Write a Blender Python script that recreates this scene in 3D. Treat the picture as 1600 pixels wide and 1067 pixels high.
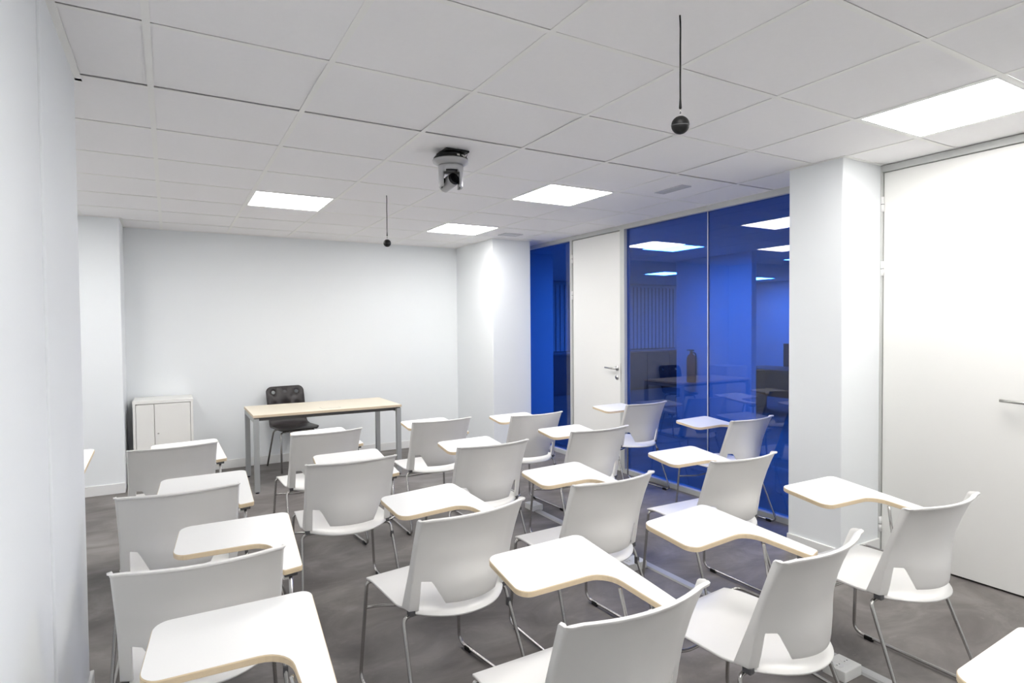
import bpy, bmesh, math, random
from mathutils import Vector, Matrix

random.seed(7)
for o in list(bpy.data.objects):
    bpy.data.objects.remove(o, do_unlink=True)
scn = bpy.context.scene
col = scn.collection

# ------------------------------------------------------------------ camera
IMG_W, IMG_H = 1600, 1067
FPX, YAW, PITCH, ROLL = 927.84, 0.5240, -0.0255, -0.0080
CAM = Vector((0.0448, -2.9145, 1.493))
fwd = Vector((math.sin(YAW) * math.cos(PITCH), math.cos(YAW) * math.cos(PITCH), math.sin(PITCH)))
rgt = Vector((math.cos(YAW), -math.sin(YAW), 0))
upv = rgt.cross(fwd)
r2 = math.cos(ROLL) * rgt + math.sin(ROLL) * upv
u2 = -math.sin(ROLL) * rgt + math.cos(ROLL) * upv
cd = bpy.data.cameras.new('camera')
cd.sensor_fit = 'HORIZONTAL'
cd.sensor_width = 36.0
cd.lens = FPX / IMG_W * 36.0
cd.clip_start = 0.02
cam = bpy.data.objects.new('camera', cd)
col.objects.link(cam)
M = Matrix((r2, u2, -fwd)).transposed().to_4x4()
M.translation = CAM
cam.matrix_world = M
scn.camera = cam

# ------------------------------------------------------------------ world, exposure
w = bpy.data.worlds.new('world')
scn.world = w
w.use_nodes = True
w.node_tree.nodes['Background'].inputs[0].default_value = (0.02, 0.025, 0.04, 1)
w.node_tree.nodes['Background'].inputs[1].default_value = 0.3
scn.view_settings.view_transform = 'Standard'
scn.view_settings.look = 'None'
scn.view_settings.gamma = 1.0
scn.view_settings.use_curve_mapping = False
scn.view_settings.exposure = 0.70
PANEL_EMIT = 16.0          # LED ceiling panels of the classroom
OFFICE_EMIT = 50.0         # panels of the office behind the glass
LAMP_COLOR = (1.0, 0.985, 0.955)

# room dimensions (metres): x across to the glass wall, y towards the teacher's desk
ZC = 2.498
XL, XR = -1.80, 4.02
YB, YN = 4.08, -4.60

# ------------------------------------------------------------------ materials
def mat(name, color, rough=0.5, metal=0.0, var=0.0, scale=8.0, bump=0.0, bscale=60.0, spec=0.5, emit=None):
    m = bpy.data.materials.new(name)
    m.use_nodes = True
    nt = m.node_tree
    b = nt.nodes['Principled BSDF']
    b.inputs['Roughness'].default_value = rough
    b.inputs['Metallic'].default_value = metal
    b.inputs['Specular IOR Level'].default_value = spec
    tc = nt.nodes.new('ShaderNodeTexCoord')
    nz = nt.nodes.new('ShaderNodeTexNoise')
    nz.inputs['Scale'].default_value = scale
    nz.inputs['Detail'].default_value = 4
    nt.links.new(tc.outputs['Object'], nz.inputs['Vector'])
    mx = nt.nodes.new('ShaderNodeMix')
    mx.data_type = 'RGBA'
    mx.inputs[6].default_value = (*[max(0, c * (1 - var)) for c in color], 1)
    mx.inputs[7].default_value = (*[min(1, c * (1 + var)) for c in color], 1)
    nt.links.new(nz.outputs['Fac'], mx.inputs[0])
    nt.links.new(mx.outputs[2], b.inputs['Base Color'])
    if bump > 0:
        n2 = nt.nodes.new('ShaderNodeTexNoise')
        n2.inputs['Scale'].default_value = bscale
        n2.inputs['Detail'].default_value = 3
        nt.links.new(tc.outputs['Object'], n2.inputs['Vector'])
        bp = nt.nodes.new('ShaderNodeBump')
        bp.inputs['Strength'].default_value = bump
        bp.inputs['Distance'].default_value = 0.002
        nt.links.new(n2.outputs['Fac'], bp.inputs['Height'])
        nt.links.new(bp.outputs['Normal'], b.inputs['Normal'])
    if emit:
        b.inputs['Emission Color'].default_value = (*LAMP_COLOR, 1)
        b.inputs['Emission Strength'].default_value = emit
    return m

def floor_mat():
    m = bpy.data.materials.new('grey concrete look vinyl')
    m.use_nodes = True
    nt = m.node_tree
    b = nt.nodes['Principled BSDF']
    tc = nt.nodes.new('ShaderNodeTexCoord')
    mp = nt.nodes.new('ShaderNodeMapping')
    mp.inputs['Scale'].default_value = (1.0, 1.7, 1.0)
    mp.inputs['Rotation'].default_value = (0, 0, 0.5)
    nt.links.new(tc.outputs['Object'], mp.inputs['Vector'])
    big = nt.nodes.new('ShaderNodeTexNoise')
    big.inputs['Scale'].default_value = 2.1
    big.inputs['Detail'].default_value = 7
    big.inputs['Roughness'].default_value = 0.62
    big.inputs['Distortion'].default_value = 0.7
    nt.links.new(mp.outputs[0], big.inputs['Vector'])
    r = nt.nodes.new('ShaderNodeValToRGB')
    r.color_ramp.elements[0].position = 0.30
    r.color_ramp.elements[0].color = (0.118, 0.105, 0.099, 1)
    r.color_ramp.elements[1].position = 0.72
    r.color_ramp.elements[1].color = (0.275, 0.254, 0.241, 1)
    e = r.color_ramp.elements.new(0.5)
    e.color = (0.178, 0.162, 0.155, 1)
    nt.links.new(big.outputs['Fac'], r.inputs[0])
    # thin pale trowel scratches
    v = nt.nodes.new('ShaderNodeTexNoise')
    v.inputs['Scale'].default_value = 9
    v.inputs['Detail'].default_value = 8
    v.inputs['Distortion'].default_value = 2.5
    nt.links.new(mp.outputs[0], v.inputs['Vector'])
    r2_ = nt.nodes.new('ShaderNodeValToRGB')
    r2_.color_ramp.elements[0].position = 0.66
    r2_.color_ramp.elements[0].color = (0, 0, 0, 1)
    r2_.color_ramp.elements[1].position = 0.9
    r2_.color_ramp.elements[1].color = (1, 1, 1, 1)
    nt.links.new(v.outputs['Fac'], r2_.inputs[0])
    mx = nt.nodes.new('ShaderNodeMix')
    mx.data_type = 'RGBA'
    mx.inputs[7].default_value = (0.30, 0.27, 0.25, 1)
    nt.links.new(r2_.outputs[0], mx.inputs[0])
    nt.links.new(r.outputs[0], mx.inputs[6])
    nt.links.new(mx.outputs[2], b.inputs['Base Color'])
    b.inputs['Roughness'].default_value = 0.52
    b.inputs['Specular IOR Level'].default_value = 0.35
    return m

def glass_mat(name, tint, ior=1.5):
    m = bpy.data.materials.new(name)
    m.use_nodes = True
    nt = m.node_tree
    nt.nodes.clear()
    out = nt.nodes.new('ShaderNodeOutputMaterial')
    mix = nt.nodes.new('ShaderNodeMixShader')
    fr = nt.nodes.new('ShaderNodeFresnel')
    # straight-through pane: use the outside index on both faces
    ge = nt.nodes.new('ShaderNodeNewGeometry')
    mi = nt.nodes.new('ShaderNodeMix')
    mi.inputs[2].default_value = ior
    mi.inputs[3].default_value = 1.0 / ior
    nt.links.new(ge.outputs['Backfacing'], mi.inputs[0])
    nt.links.new(mi.outputs[0], fr.inputs['IOR'])
    tr = nt.nodes.new('ShaderNodeBsdfTransparent')
    tr.inputs[0].default_value = (*tint, 1)
    gl = nt.nodes.new('ShaderNodeBsdfGlossy')
    gl.inputs['Roughness'].default_value = 0.012
    gl.inputs['Color'].default_value = (1, 1, 1, 1)
    nt.links.new(fr.outputs[0], mix.inputs[0])
    nt.links.new(tr.outputs[0], mix.inputs[1])
    nt.links.new(gl.outputs[0], mix.inputs[2])
    nt.links.new(mix.outputs[0], out.inputs[0])
    return m

def wood_mat(name, c1, c2, scale=(30, 2, 2), rough=0.45):
    m = bpy.data.materials.new(name)
    m.use_nodes = True
    nt = m.node_tree
    b = nt.nodes['Principled BSDF']
    tc = nt.nodes.new('ShaderNodeTexCoord')
    mp = nt.nodes.new('ShaderNodeMapping')
    mp.inputs['Scale'].default_value = scale
    nz = nt.nodes.new('ShaderNodeTexNoise')
    nz.inputs['Scale'].default_value = 3
    nz.inputs['Detail'].default_value = 6
    nt.links.new(tc.outputs['Object'], mp.inputs['Vector'])
    nt.links.new(mp.outputs[0], nz.inputs['Vector'])
    mx = nt.nodes.new('ShaderNodeMix')
    mx.data_type = 'RGBA'
    mx.inputs[6].default_value = (*c1, 1)
    mx.inputs[7].default_value = (*c2, 1)
    nt.links.new(nz.outputs['Fac'], mx.inputs[0])
    nt.links.new(mx.outputs[2], b.inputs['Base Color'])
    b.inputs['Roughness'].default_value = rough
    return m

WALL = mat('pale cool grey wall paint', (0.85, 0.875, 0.893), 0.75, var=0.008, scale=2, bump=0.05, bscale=180)
CEIL = mat('ceiling tile', (0.92, 0.905, 0.91), 0.85, var=0.015, scale=40, bump=0.08, bscale=300)
TBAR = mat('ceiling grid white', (0.92, 0.91, 0.885), 0.5, var=0.01)
PLENUM = mat('dark plenum', (0.05, 0.05, 0.05), 0.9, var=0.1)
FLOOR = floor_mat()
WHITEPAINT = mat('white skirting', (0.84, 0.84, 0.83), 0.5, var=0.01)
DOOR = mat('warm white door laminate', (0.86, 0.855, 0.83), 0.42, var=0.006, scale=3)
ALU = mat('anodised aluminium profile', (0.58, 0.59, 0.575), 0.45, 0.12, var=0.02)
STEEL = mat('satin steel', (0.55, 0.54, 0.52), 0.28, 1.0, var=0.03)
CHROME = mat('chromed tube', (0.50, 0.49, 0.475), 0.27, 1.0, var=0.02)
PLASTIC = mat('white polypropylene', (0.82, 0.807, 0.788), 0.38, var=0.008, scale=12, bump=0.03, bscale=500)
TABLET = mat('white tablet laminate', (0.88, 0.875, 0.865), 0.35, var=0.004)
PLYEDGE = wood_mat('beech ply edge', (0.66, 0.52, 0.33), (0.76, 0.63, 0.45), (20, 20, 90))
BLACKPL = mat('black plastic', (0.008, 0.008, 0.008), 0.5, var=0.15, spec=0.3)
GREYPL = mat('dark grey plastic', (0.09, 0.09, 0.095), 0.5, var=0.1)
DESKTOP = wood_mat('pale maple desk top', (0.74, 0.66, 0.52), (0.80, 0.73, 0.60), (1.5, 24, 4), 0.4)
DESKEDGE = wood_mat('maple edge band', (0.66, 0.54, 0.38), (0.72, 0.60, 0.45), (3, 30, 30), 0.45)
GREYMETAL = mat('silver grey powder coat', (0.42, 0.43, 0.43), 0.4, 0.25, var=0.02)
DARKRAIL = mat('dark grey rail', (0.13, 0.13, 0.13), 0.5, 0.2, var=0.05)
BLACKPLY = wood_mat('black stained plywood', (0.028, 0.024, 0.025), (0.040, 0.034, 0.034), (3, 3, 30), 0.42)
CABINET = mat('cream white cabinet laminate', (0.85, 0.84, 0.81), 0.45, var=0.006)
SOCKETPL = mat('white socket plastic', (0.82, 0.82, 0.80), 0.4, var=0.01)
RACEWAY = mat('light grey raceway aluminium', (0.50, 0.50, 0.50), 0.45, 0.2, var=0.03)
SILVERPL = mat('silver camera plastic', (0.46, 0.46, 0.47), 0.3, 0.4, var=0.02)
LENS = mat('black lens glass', (0.012, 0.012, 0.014), 0.12, var=0.1)
RED = mat('red enamel', (0.55, 0.03, 0.02), 0.35, var=0.05)
SLAT = mat('vertical blind fabric', (0.80, 0.80, 0.78), 0.8, var=0.03)
DARKFURN = mat('dark office laminate', (0.035, 0.035, 0.04), 0.6, var=0.1)
NIGHT = mat('dark window glass', (0.06, 0.065, 0.08), 0.1, var=0.1)
DIFF = mat('lit LED diffuser', (0.9, 0.9, 0.9), 0.5, emit=PANEL_EMIT)
DIFF2 = mat('lit office LED diffuser', (0.9, 0.9, 0.9), 0.5, emit=OFFICE_EMIT)
BLUEGLASS = glass_mat('cobalt blue tinted glass', (0.112, 0.265, 0.65), 1.66)

# ------------------------------------------------------------------ helpers
def link_mesh(name, verts, faces, m, parent=None, smooth=False):
    me = bpy.data.meshes.new(name)
    me.from_pydata([tuple(v) for v in verts], [], faces)
    me.update()
    o = bpy.data.objects.new(name, me)
    col.objects.link(o)
    if m:
        me.materials.append(m)
    if smooth:
        for p in me.polygons:
            p.use_smooth = True
    if parent:
        o.parent = parent
    return o

def from_bm(name, bm, m, parent=None, smooth=False):
    me = bpy.data.meshes.new(name)
    bm.normal_update()
    bm.to_mesh(me)
    bm.free()
    o = bpy.data.objects.new(name, me)
    col.objects.link(o)
    me.materials.append(m)
    if smooth:
        for p in me.polygons:
            p.use_smooth = True
    if parent:
        o.parent = parent
    return o

def bm_box(bm, a, b, bevel=0.0, seg=2):
    ax, ay, az = a
    bx, by, bz = b
    vs = [bm.verts.new(p) for p in ((ax, ay, az), (bx, ay, az), (bx, by, az), (ax, by, az),
                                    (ax, ay, bz), (bx, ay, bz), (bx, by, bz), (ax, by, bz))]
    fs = [bm.faces.new([vs[i] for i in f]) for f in
          ((0, 3, 2, 1), (4, 5, 6, 7), (0, 1, 5, 4), (1, 2, 6, 5), (2, 3, 7, 6), (3, 0, 4, 7))]
    if bevel > 0:
        es = list({e for f in fs for e in f.edges})
        bmesh.ops.bevel(bm, geom=es, offset=bevel, segments=seg, affect='EDGES', profile=0.5)

def box(name, a, b, m, parent=None, bevel=0.0):
    """box between world corners a and b; the object's origin sits at the base centre"""
    lo = [min(a[i], b[i]) for i in range(3)]
    hi = [max(a[i], b[i]) for i in range(3)]
    c = Vector(((lo[0] + hi[0]) / 2, (lo[1] + hi[1]) / 2, lo[2]))
    bm = bmesh.new()
    bm_box(bm, Vector(lo) - c, Vector(hi) - c, bevel)
    o = from_bm(name, bm, m, None, bevel > 0)
    o.location = c
    if parent:
        o.parent = parent
        if parent.parent is None:
            o.location = c - parent.location
        else:
            o.location = c - parent.location - parent.parent.location
    if bevel > 0:
        for p in o.data.polygons:
            p.use_smooth = False
    return o

def fillet_path(pts, rad, n=5):
    pts = [Vector(p) for p in pts]
    out = [pts[0]]
    for i in range(1, len(pts) - 1):
        p, a, b = pts[i], pts[i - 1], pts[i + 1]
        da, db = (a - p), (b - p)
        la, lb = da.length, db.length
        r = rad if not isinstance(rad, (list, tuple)) else rad[i]
        r = min(r, la * 0.45, lb * 0.45)
        A, B = p + da.normalized() * r, p + db.normalized() * r
        for k in range(n + 1):
            t = k / n
            out.append(A * (1 - t) ** 2 + p * 2 * t * (1 - t) + B * t ** 2)
    out.append(pts[-1])
    return out

def bm_tube(bm, pts, r, seg=8, cap=True):
    pts = [Vector(p) for p in pts]
    n = len(pts)
    T = []
    for i in range(n):
        a = pts[max(i - 1, 0)]
        b = pts[min(i + 1, n - 1)]
        T.append((b - a).normalized())
    ref = Vector((0, 0, 1))
    if abs(T[0].dot(ref)) > 0.9:
        ref = Vector((1, 0, 0))
    nrm = (ref - T[0] * ref.dot(T[0])).normalized()
    rings = []
    for i in range(n):
        nrm = (nrm - T[i] * nrm.dot(T[i])).normalized()
        bn = T[i].cross(nrm)
        rr = r[i] if isinstance(r, (list, tuple)) else r
        rings.append([bm.verts.new(pts[i] + (nrm * math.cos(2 * math.pi * k / seg) + bn * math.sin(2 * math.pi * k / seg)) * rr)
                      for k in range(seg)])
    for i in range(n - 1):
        for k in range(seg):
            bm.faces.new((rings[i][k], rings[i][(k + 1) % seg], rings[i + 1][(k + 1) % seg], rings[i + 1][k]))
    if cap:
        bm.faces.new(rings[0][::-1])
        bm.faces.new(rings[-1])

def tube(name, pts, r, m, parent=None, seg=8):
    bm = bmesh.new()
    bm_tube(bm, pts, r, seg)
    bmesh.ops.recalc_face_normals(bm, faces=bm.faces)
    return from_bm(name, bm, m, parent, True)

def bm_lathe(bm, prof, seg=24, axis=None):
    rings = []
    for (r, z) in prof:
        if r < 1e-6:
            rings.append([bm.verts.new((0, 0, z))])
        else:
            rings.append([bm.verts.new((r * math.cos(2 * math.pi * k / seg), r * math.sin(2 * math.pi * k / seg), z)) for k in range(seg)])
    for a, b in zip(rings[:-1], rings[1:]):
        for k in range(seg):
            A = [a[k % len(a)], a[(k + 1) % len(a)]] if len(a) > 1 else [a[0]]
            B = [b[(k + 1) % len(b)], b[k % len(b)]] if len(b) > 1 else [b[0]]
            f = A + B
            if len(f) >= 3:
                bm.faces.new(f)
    bmesh.ops.recalc_face_normals(bm, faces=bm.faces)

def lathe(name, prof, m, parent=None, seg=24, loc=(0, 0, 0), direction=None, smooth=True):
    bm = bmesh.new()
    bm_lathe(bm, prof, seg)
    if direction is not None:
        q = Vector((0, 0, 1)).rotation_difference(Vector(direction).normalized())
        bmesh.ops.transform(bm, matrix=q.to_matrix().to_4x4(), verts=bm.verts)
    o = from_bm(name, bm, m, parent, smooth)
    o.location = loc
    return o

def thing(name, label, cat, loc=(0, 0, 0), rotz=0.0, group=None):
    o = bpy.data.objects.new(name, None)
    o.empty_display_size = 0.1
    col.objects.link(o)
    o.location = loc
    o.rotation_euler = (0, 0, rotz)
    return tag(o, label, cat, group)

def tag(o, label, cat, group=None):
    o['label'] = label
    o['category'] = cat
    if group:
        o['group'] = group
    return o

def struct(o, label=None):
    o['kind'] = 'structure'
    if label:
        o['label'] = label
    return o

def dup(root, loc, rotz, label):
    r = root.copy()
    col.objects.link(r)
    r.location = loc
    r.rotation_euler = (0, 0, rotz)
    r['label'] = label
    for ch in list(root.children):
        c = ch.copy()
        col.objects.link(c)
        c.parent = r
        for g in list(ch.children):
            d = g.copy()
            col.objects.link(d)
            d.parent = c
    return r

def round_poly(corners, n=6):
    """corners: (x, y, radius) in order; returns the rounded outline"""
    out = []
    N = len(corners)
    for i in range(N):
        x, y, r = corners[i]
        p = Vector((x, y))
        a = Vector(corners[i - 1][:2])
        b = Vector(corners[(i + 1) % N][:2])
        if r <= 0:
            out.append(p)
            continue
        da, db = (a - p).normalized(), (b - p).normalized()
        ang = da.angle(db)
        t = r / math.tan(ang / 2)
        A, B = p + da * t, p + db * t
        c = p + (da + db).normalized() * (r / math.sin(ang / 2))
        va, vb = A - c, B - c
        tot = math.atan2(va.x * vb.y - va.y * vb.x, va.dot(vb))
        for k in range(n + 1):
            th = tot * k / n
            out.append(c + Vector((va.x * math.cos(th) - va.y * math.sin(th), va.x * math.sin(th) + va.y * math.cos(th))))
    return out

# ------------------------------------------------------------------ setting
struct(box('floor', (XL - 0.1, YN - 0.1, -0.1), (12.6, 9.2, 0.0), FLOOR), 'mottled grey brown concrete look vinyl floor')
struct(box('wall_back', (XL, YB, 0), (4.76, YB + 0.12, ZC + 0.25), WALL), 'pale cool grey painted wall behind the desk')
struct(box('wall_left', (XL - 0.1, -0.75, 0), (XL, YB + 0.12, ZC + 0.25), WALL))
struct(box('wall_behind', (XL, YN - 0.1, 0), (4.14, YN, ZC + 0.25), WALL))
struct(box('wall_left_near', (XL - 0.1, YN, 0), (-0.270, -0.72, ZC + 0.25), WALL))
struct(box('wall_left_pillar', (XL, -0.72, 0), (-0.262, 0.03, ZC + 0.25), WALL, bevel=0.006), 'pale grey pillar close at the left edge')
struct(box('wall_back_left_column', (XL, 3.545, 0), (-0.325, YB, ZC + 0.25), WALL, bevel=0.006), 'bright white column in the far left corner')
struct(box('wall_back_right_column', (3.27, 3.10, 0), (3.78, YB, ZC + 0.25), WALL, bevel=0.006), 'pale column in the far right corner beside the narrow blue pane')
struct(box('wall_right_column', (3.595, -0.79, 0), (XR + 0.06, -0.43, ZC + 0.25), WALL, bevel=0.006), 'pale grey column between the blue glass and the near door')
struct(box('wall_right_near', (XR, YN, 0), (XR + 0.12, -1.70, ZC + 0.25), WALL))

def baseboard(name, a, b):
    return struct(box(name, a, b, WHITEPAINT, bevel=0.003))
baseboard('baseboard_back', (-0.325, YB - 0.014, 0), (3.27, YB, 0.092))
baseboard('baseboard_back_left_column', (XL, 3.531, 0), (-0.325, 3.545, 0.092))
baseboard('baseboard_back_right_column', (3.27, 3.086, 0), (3.78, 3.10, 0.092))
baseboard('baseboard_back_right_column_side', (3.256, 3.086, 0), (3.27, YB - 0.014, 0.092))
baseboard('baseboard_right_column', (3.581, -0.804, 0), (3.595, -0.43, 0.105))
baseboard('baseboard_right_column_front', (3.595, -0.804, 0), (XR - 0.02, -0.79, 0.105))
baseboard('baseboard_left_pillar', (-0.262, -0.72, 0), (-0.248, 0.044, 0.092))
baseboard('baseboard_left_pillar_far', (XL, 0.03, 0), (-0.262, 0.044, 0.092))
baseboard('baseboard_right_near', (XR - 0.014, YN, 0), (XR, -1.72, 0.092))

# ---- suspended ceiling: backing slab with every tile, runner and tee as its part
ceiling = struct(box('ceiling', (XL - 0.1, YN - 0.1, ZC + 0.10), (XR + 0.12, YB + 0.02, ZC + 0.16), PLENUM), 'suspended ceiling of square off-white tiles')
LIGHTS = [(0.6, 1.8), (2.4, 2.4), (2.4, 0.6), (3.0, -1.8), (-1.2, 1.8), (0.6, -2.4), (2.4, -3.6)]  # last two are unseen, added to brighten the near chairs and ceiling
light_cells = {(round(x / .6), round(y / .6)) for x, y in LIGHTS}
BW = 0.024

def blocked(x0, x1, y0, y1):
    for (a, b, c, d) in ((XL, -0.262, -0.72, 0.03), (XL, -0.325, 3.545, YB), (3.27, 3.78, 3.10, YB), (3.595, XR, -0.79, -0.43), (XL, -0.27, YN, -0.72)):
        if x0 >= a - 1e-4 and x1 <= b + 1e-4 and y0 >= c - 1e-4 and y1 <= d + 1e-4:
            return True
    return False
tile_cache = {}
def ceiling_tile(x0, x1, y0, y1, dz, gap_far=0.0):
    w_, h_ = round(x1 - x0, 4), round(y1 - y0 - gap_far, 4)
    if w_ < 0.03 or h_ < 0.03:
        return
    key = (w_, h_)
    if key not in tile_cache:
        bm = bmesh.new()
        bm_box(bm, (0, 0, 0), (w_, h_, 0.015))
        me = bpy.data.meshes.new('ceiling_tile')
        bm.to_mesh(me)
        bm.free()
        me.materials.append(CEIL)
        tile_cache[key] = me
    o = bpy.data.objects.new('ceiling_tile', tile_cache[key])
    col.objects.link(o)
    o.parent = ceiling
    o.location = Vector((x0, y0, ZC + dz)) - ceiling.location
xs = [XL] + [0.6 * i for i in range(-2, 7)] + [XR]
ys = [YN] + [0.6 * j for j in range(-7, 7)] + [YB]
for i in range(len(xs) - 1):
    for j in range(len(ys) - 1):
        x0, x1, y0, y1 = xs[i], xs[i + 1], ys[j], ys[j + 1]
        if (round(x0 / .6), round(y0 / .6)) in light_cells and x1 - x0 > .55:
            continue
        if blocked(x0, x1, y0, y1):
            continue
        if x0 < -0.3 and y1 < -0.7:
            continue
        # loose row this side of the pillar corner, gapped to imitate a shadow line
        gap = BW / 2 + 0.0025 if abs(y1) < 1e-6 else (BW / 2 - 0.0015 if random.random() < .35 else 0.0)
        if abs(y1 + .6) < 1e-6 and x0 < 0:
            gap = BW / 2 + 0.001
        xa = max(x0, -0.262) if (y1 <= 0.01 and x0 < -0.262) else x0
        ceiling_tile(xa + 0.003, x1 - 0.003, y0 + 0.003, y1 - 0.003, 0.0022 + (0.003 if abs(y1) < 1e-6 else random.random() * 0.0012), gap)
for x in xs[1:-1]:
    if x < -0.3:
        segs = [(0.03, 3.545)]
    elif x > 3.58:
        segs = [(YN, -0.79), (-0.43, YB)]
    elif 3.27 < x < 3.78:
        segs = [(YN, 3.10)]
    else:
        segs = [(YN, YB)]
    for a, b in segs:
        box('ceiling_runner', (x - BW / 2, a, ZC), (x + BW / 2, b, ZC + 0.002), TBAR, ceiling)
tee_me = None
for y in ys[1:-1]:
    for i in range(len(xs) - 1):
        x0, x1 = xs[i] + BW / 2, xs[i + 1] - BW / 2
        if blocked(x0, x1, y - .01, y + .01):
            continue
        if y < 0.03 and x1 < -0.26:
            continue
        if y < 0.03 and x0 < -0.262:
            x0 = -0.24
        if y > 3.10 and x0 < 3.27 < x1:
            x1 = 3.27
        if y > 3.10 and x0 < 3.78 and x0 > 3.3:
            x0 = 3.78
        if -0.79 < y < -0.43 and x1 > 3.595:
            x1 = 3.595
        if x1 - x0 < 0.02:
            continue
        box('cross_tee', (x0, y - BW / 2, ZC + 0.0002), (x1, y + BW / 2, ZC + 0.0021), TBAR, ceiling)
# perimeter angle trims
def angle(a, b):
    box('edge_angle', (a[0], a[1], ZC - 0.0005), (b[0], b[1], ZC + 0.003), TBAR, ceiling)
angle((-0.262, YN), (-0.238, 0.054))
angle((XL, 0.03), (-0.238, 0.054))
angle((-0.325, YB - 0.022), (3.27, YB))
angle((XL, 3.523), (-0.303, 3.545))
angle((-0.325, 3.545), (-0.303, YB))
angle((3.248, 3.08), (3.27, YB))
angle((3.248, 3.078), (3.78, 3.10))
angle((3.573, -0.812), (3.595, -0.408))
angle((3.595, -0.812), (XR, -0.79))

# ---- glazed partition on the right
trim_n = [0]
def trim(a, b, m=ALU, bevel=0.002):
    trim_n[0] += 1
    return struct(box('trim_%d' % trim_n[0], a, b, m, bevel=bevel))
FX0, FX1 = XR - 0.018, XR + 0.062
trim((FX0, -0.43, ZC - 0.042), (FX1, YB, ZC + 0.1))            # head rail over the glass
trim((FX0, -0.43, 0.0), (FX1, 1.68, 0.045))                    # sill rail
trim((FX0, 2.61, 0.0), (FX1, YB, 0.045))
trim((FX0, 1.68, 0.0), (FX1, 1.745, ZC - 0.042))               # jamb on the lock side of the far door
trim((FX0, 2.572, 0.0), (FX1, 2.61, ZC - 0.042))               # jamb on the hinge side
trim((XR + 0.012, 0.6415, 0.045), (XR + 0.036, 0.6465, ZC - 0.042), mat('clear pane joint', (0.75, 0.78, 0.85), 0.3, var=0.01), bevel=0)
def pane(n, y0, y1, label):
    struct(box('window_%d' % n, (XR + 0.018, y0, 0.045), (XR + 0.028, y1, ZC - 0.042), BLUEGLASS), label)
pane(1, -0.43, 0.6415, 'cobalt blue glass pane beside the near column')
pane(2, 0.6465, 1.68, 'cobalt blue glass pane beside the far door')
pane(3, 2.61, YB, 'narrow cobalt blue glass pane in the far corner')

def lever_handle(door, y, z, towards, x0):
    """towards = +1 or -1: which way along y the lever points"""
    h = lathe('handle', [(0, 0), (0.026, 0), (0.026, 0.006), (0.024, 0.008), (0.011, 0.009), (0.011, 0.045), (0, 0.046)], STEEL, door,
              loc=Vector((x0, y, z)) - door.location, direction=(-1, 0, 0))
    pts = fillet_path([(0, 0, 0), (-0.048, 0, 0), (-0.050, towards * 0.06, 0.001), (-0.046, towards * 0.145, 0.004)], 0.015)
    tube('lever', pts, 0.0085, STEEL, h, 10)
    return h
def hinge(door, y, z, x0):
    h = lathe('hinge', [(0, 0), (0.009, 0), (0.009, 0.044), (0.0075, 0.045), (0.0075, 0.049), (0.009, 0.05), (0.009, 0.095), (0, 0.095)], WHITEPAINT, door, 12,
              loc=Vector((x0, y, z)) - door.location)
    lathe('hinge_gap', [(0, 0), (0.0095, 0), (0.0095, 0.003), (0, 0.003)], GREYPL, h, 12, loc=(0, 0, 0.0455))

d1 = struct(box('door_1', (XR - 0.004, 1.757, 0.006), (XR + 0.04, 2.564, ZC - 0.050), DOOR, bevel=0.0015), 'tall warm white door between the blue glass panes')
box('stop_strip', (XR + 0.006, 1.745, 0.0), (XR + 0.05, 1.757, ZC - 0.046), mat('pale stop strip', (0.70, 0.70, 0.67), 0.5, var=0.01), d1)
lever_handle(d1, 1.805, 1.055, 1, XR - 0.004)
k = lathe('lock', [(0, 0), (0.025, 0), (0.025, 0.006), (0.023, 0.008), (0.010, 0.008), (0.010, 0.011), (0, 0.011)], STEEL, d1, loc=Vector((XR - 0.004, 1.808, 0.962)) - d1.location, direction=(-1, 0, 0))
box('keyhole', (XR - 0.0165, 1.805, 0.952), (XR - 0.0145, 1.811, 0.970), BLACKPL, k)
box('strike_plate', (FX0 - 0.002, 1.728, 0.92), (FX0 + 0.004, 1.742, 1.112), STEEL, d1)
for z in (2.20, 1.79, 0.16):
    hinge(d1, 2.570, z, XR - 0.012)
d2 = struct(box('door_2', (XR - 0.004, -1.635, 0.012), (XR + 0.04, -0.806, ZC - 0.047), DOOR, bevel=0.0015), 'large warm white door close at the right edge')
lever_handle(d2, -1.590, 1.062, 1, XR - 0.004)
for z in (2.205, 1.795, 0.15):
    hinge(d2, -0.801, z, XR - 0.012)
trim((XR - 0.018, -0.802, 0.0), (FX1, -0.770, ZC - 0.002))
trim((XR - 0.018, -1.640, ZC - 0.043), (FX1, -0.802, ZC - 0.002))
trim((XR - 0.018, -1.705, 0.0), (FX1, -1.640, ZC - 0.002))
struct(box('trim_40', (XR + 0.03, -1.64, 0.0), (XR + 0.06, -0.80, 0.012), BLACKPL))

# ------------------------------------------------------------------ ceiling lights
def ceiling_light(x, y, label, group, z=ZC, m=DIFF):
    t = thing('ceiling_light', label, 'ceiling light', (x + .3, y + .3, z), 0, group)
    s = 0.288
    bm = bmesh.new()
    for a, b in (((-s, -s), (s, -s + .012)), ((-s, s - .012), (s, s)), ((-s, -s + .012), (-s + .012, s - .012)), ((s - .012, -s + .012), (s, s - .012))):
        bm_box(bm, (a[0], a[1], 0.001), (b[0], b[1], 0.012))
    from_bm('frame', bm, WHITEPAINT, t)
    bm = bmesh.new()
    bm_box(bm, (-s + .012, -s + .012, 0.003), (s - .012, s - .012, 0.010))
    from_bm('diffuser', bm, m, t)
    return t
LL = ['lit square LED panel above the desk, left of the ball microphone', 'lit square LED panel in front of the far right column',
      'lit square LED panel between the ceiling camera and the blue glass', 'lit square LED panel at the right, above the near door',
      'lit LED panel behind the left pillar, out of view', 'lit LED panel added out of view to brighten the nearest chairs', 'lit LED panel added behind the viewer as extra light, out of view']
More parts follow.
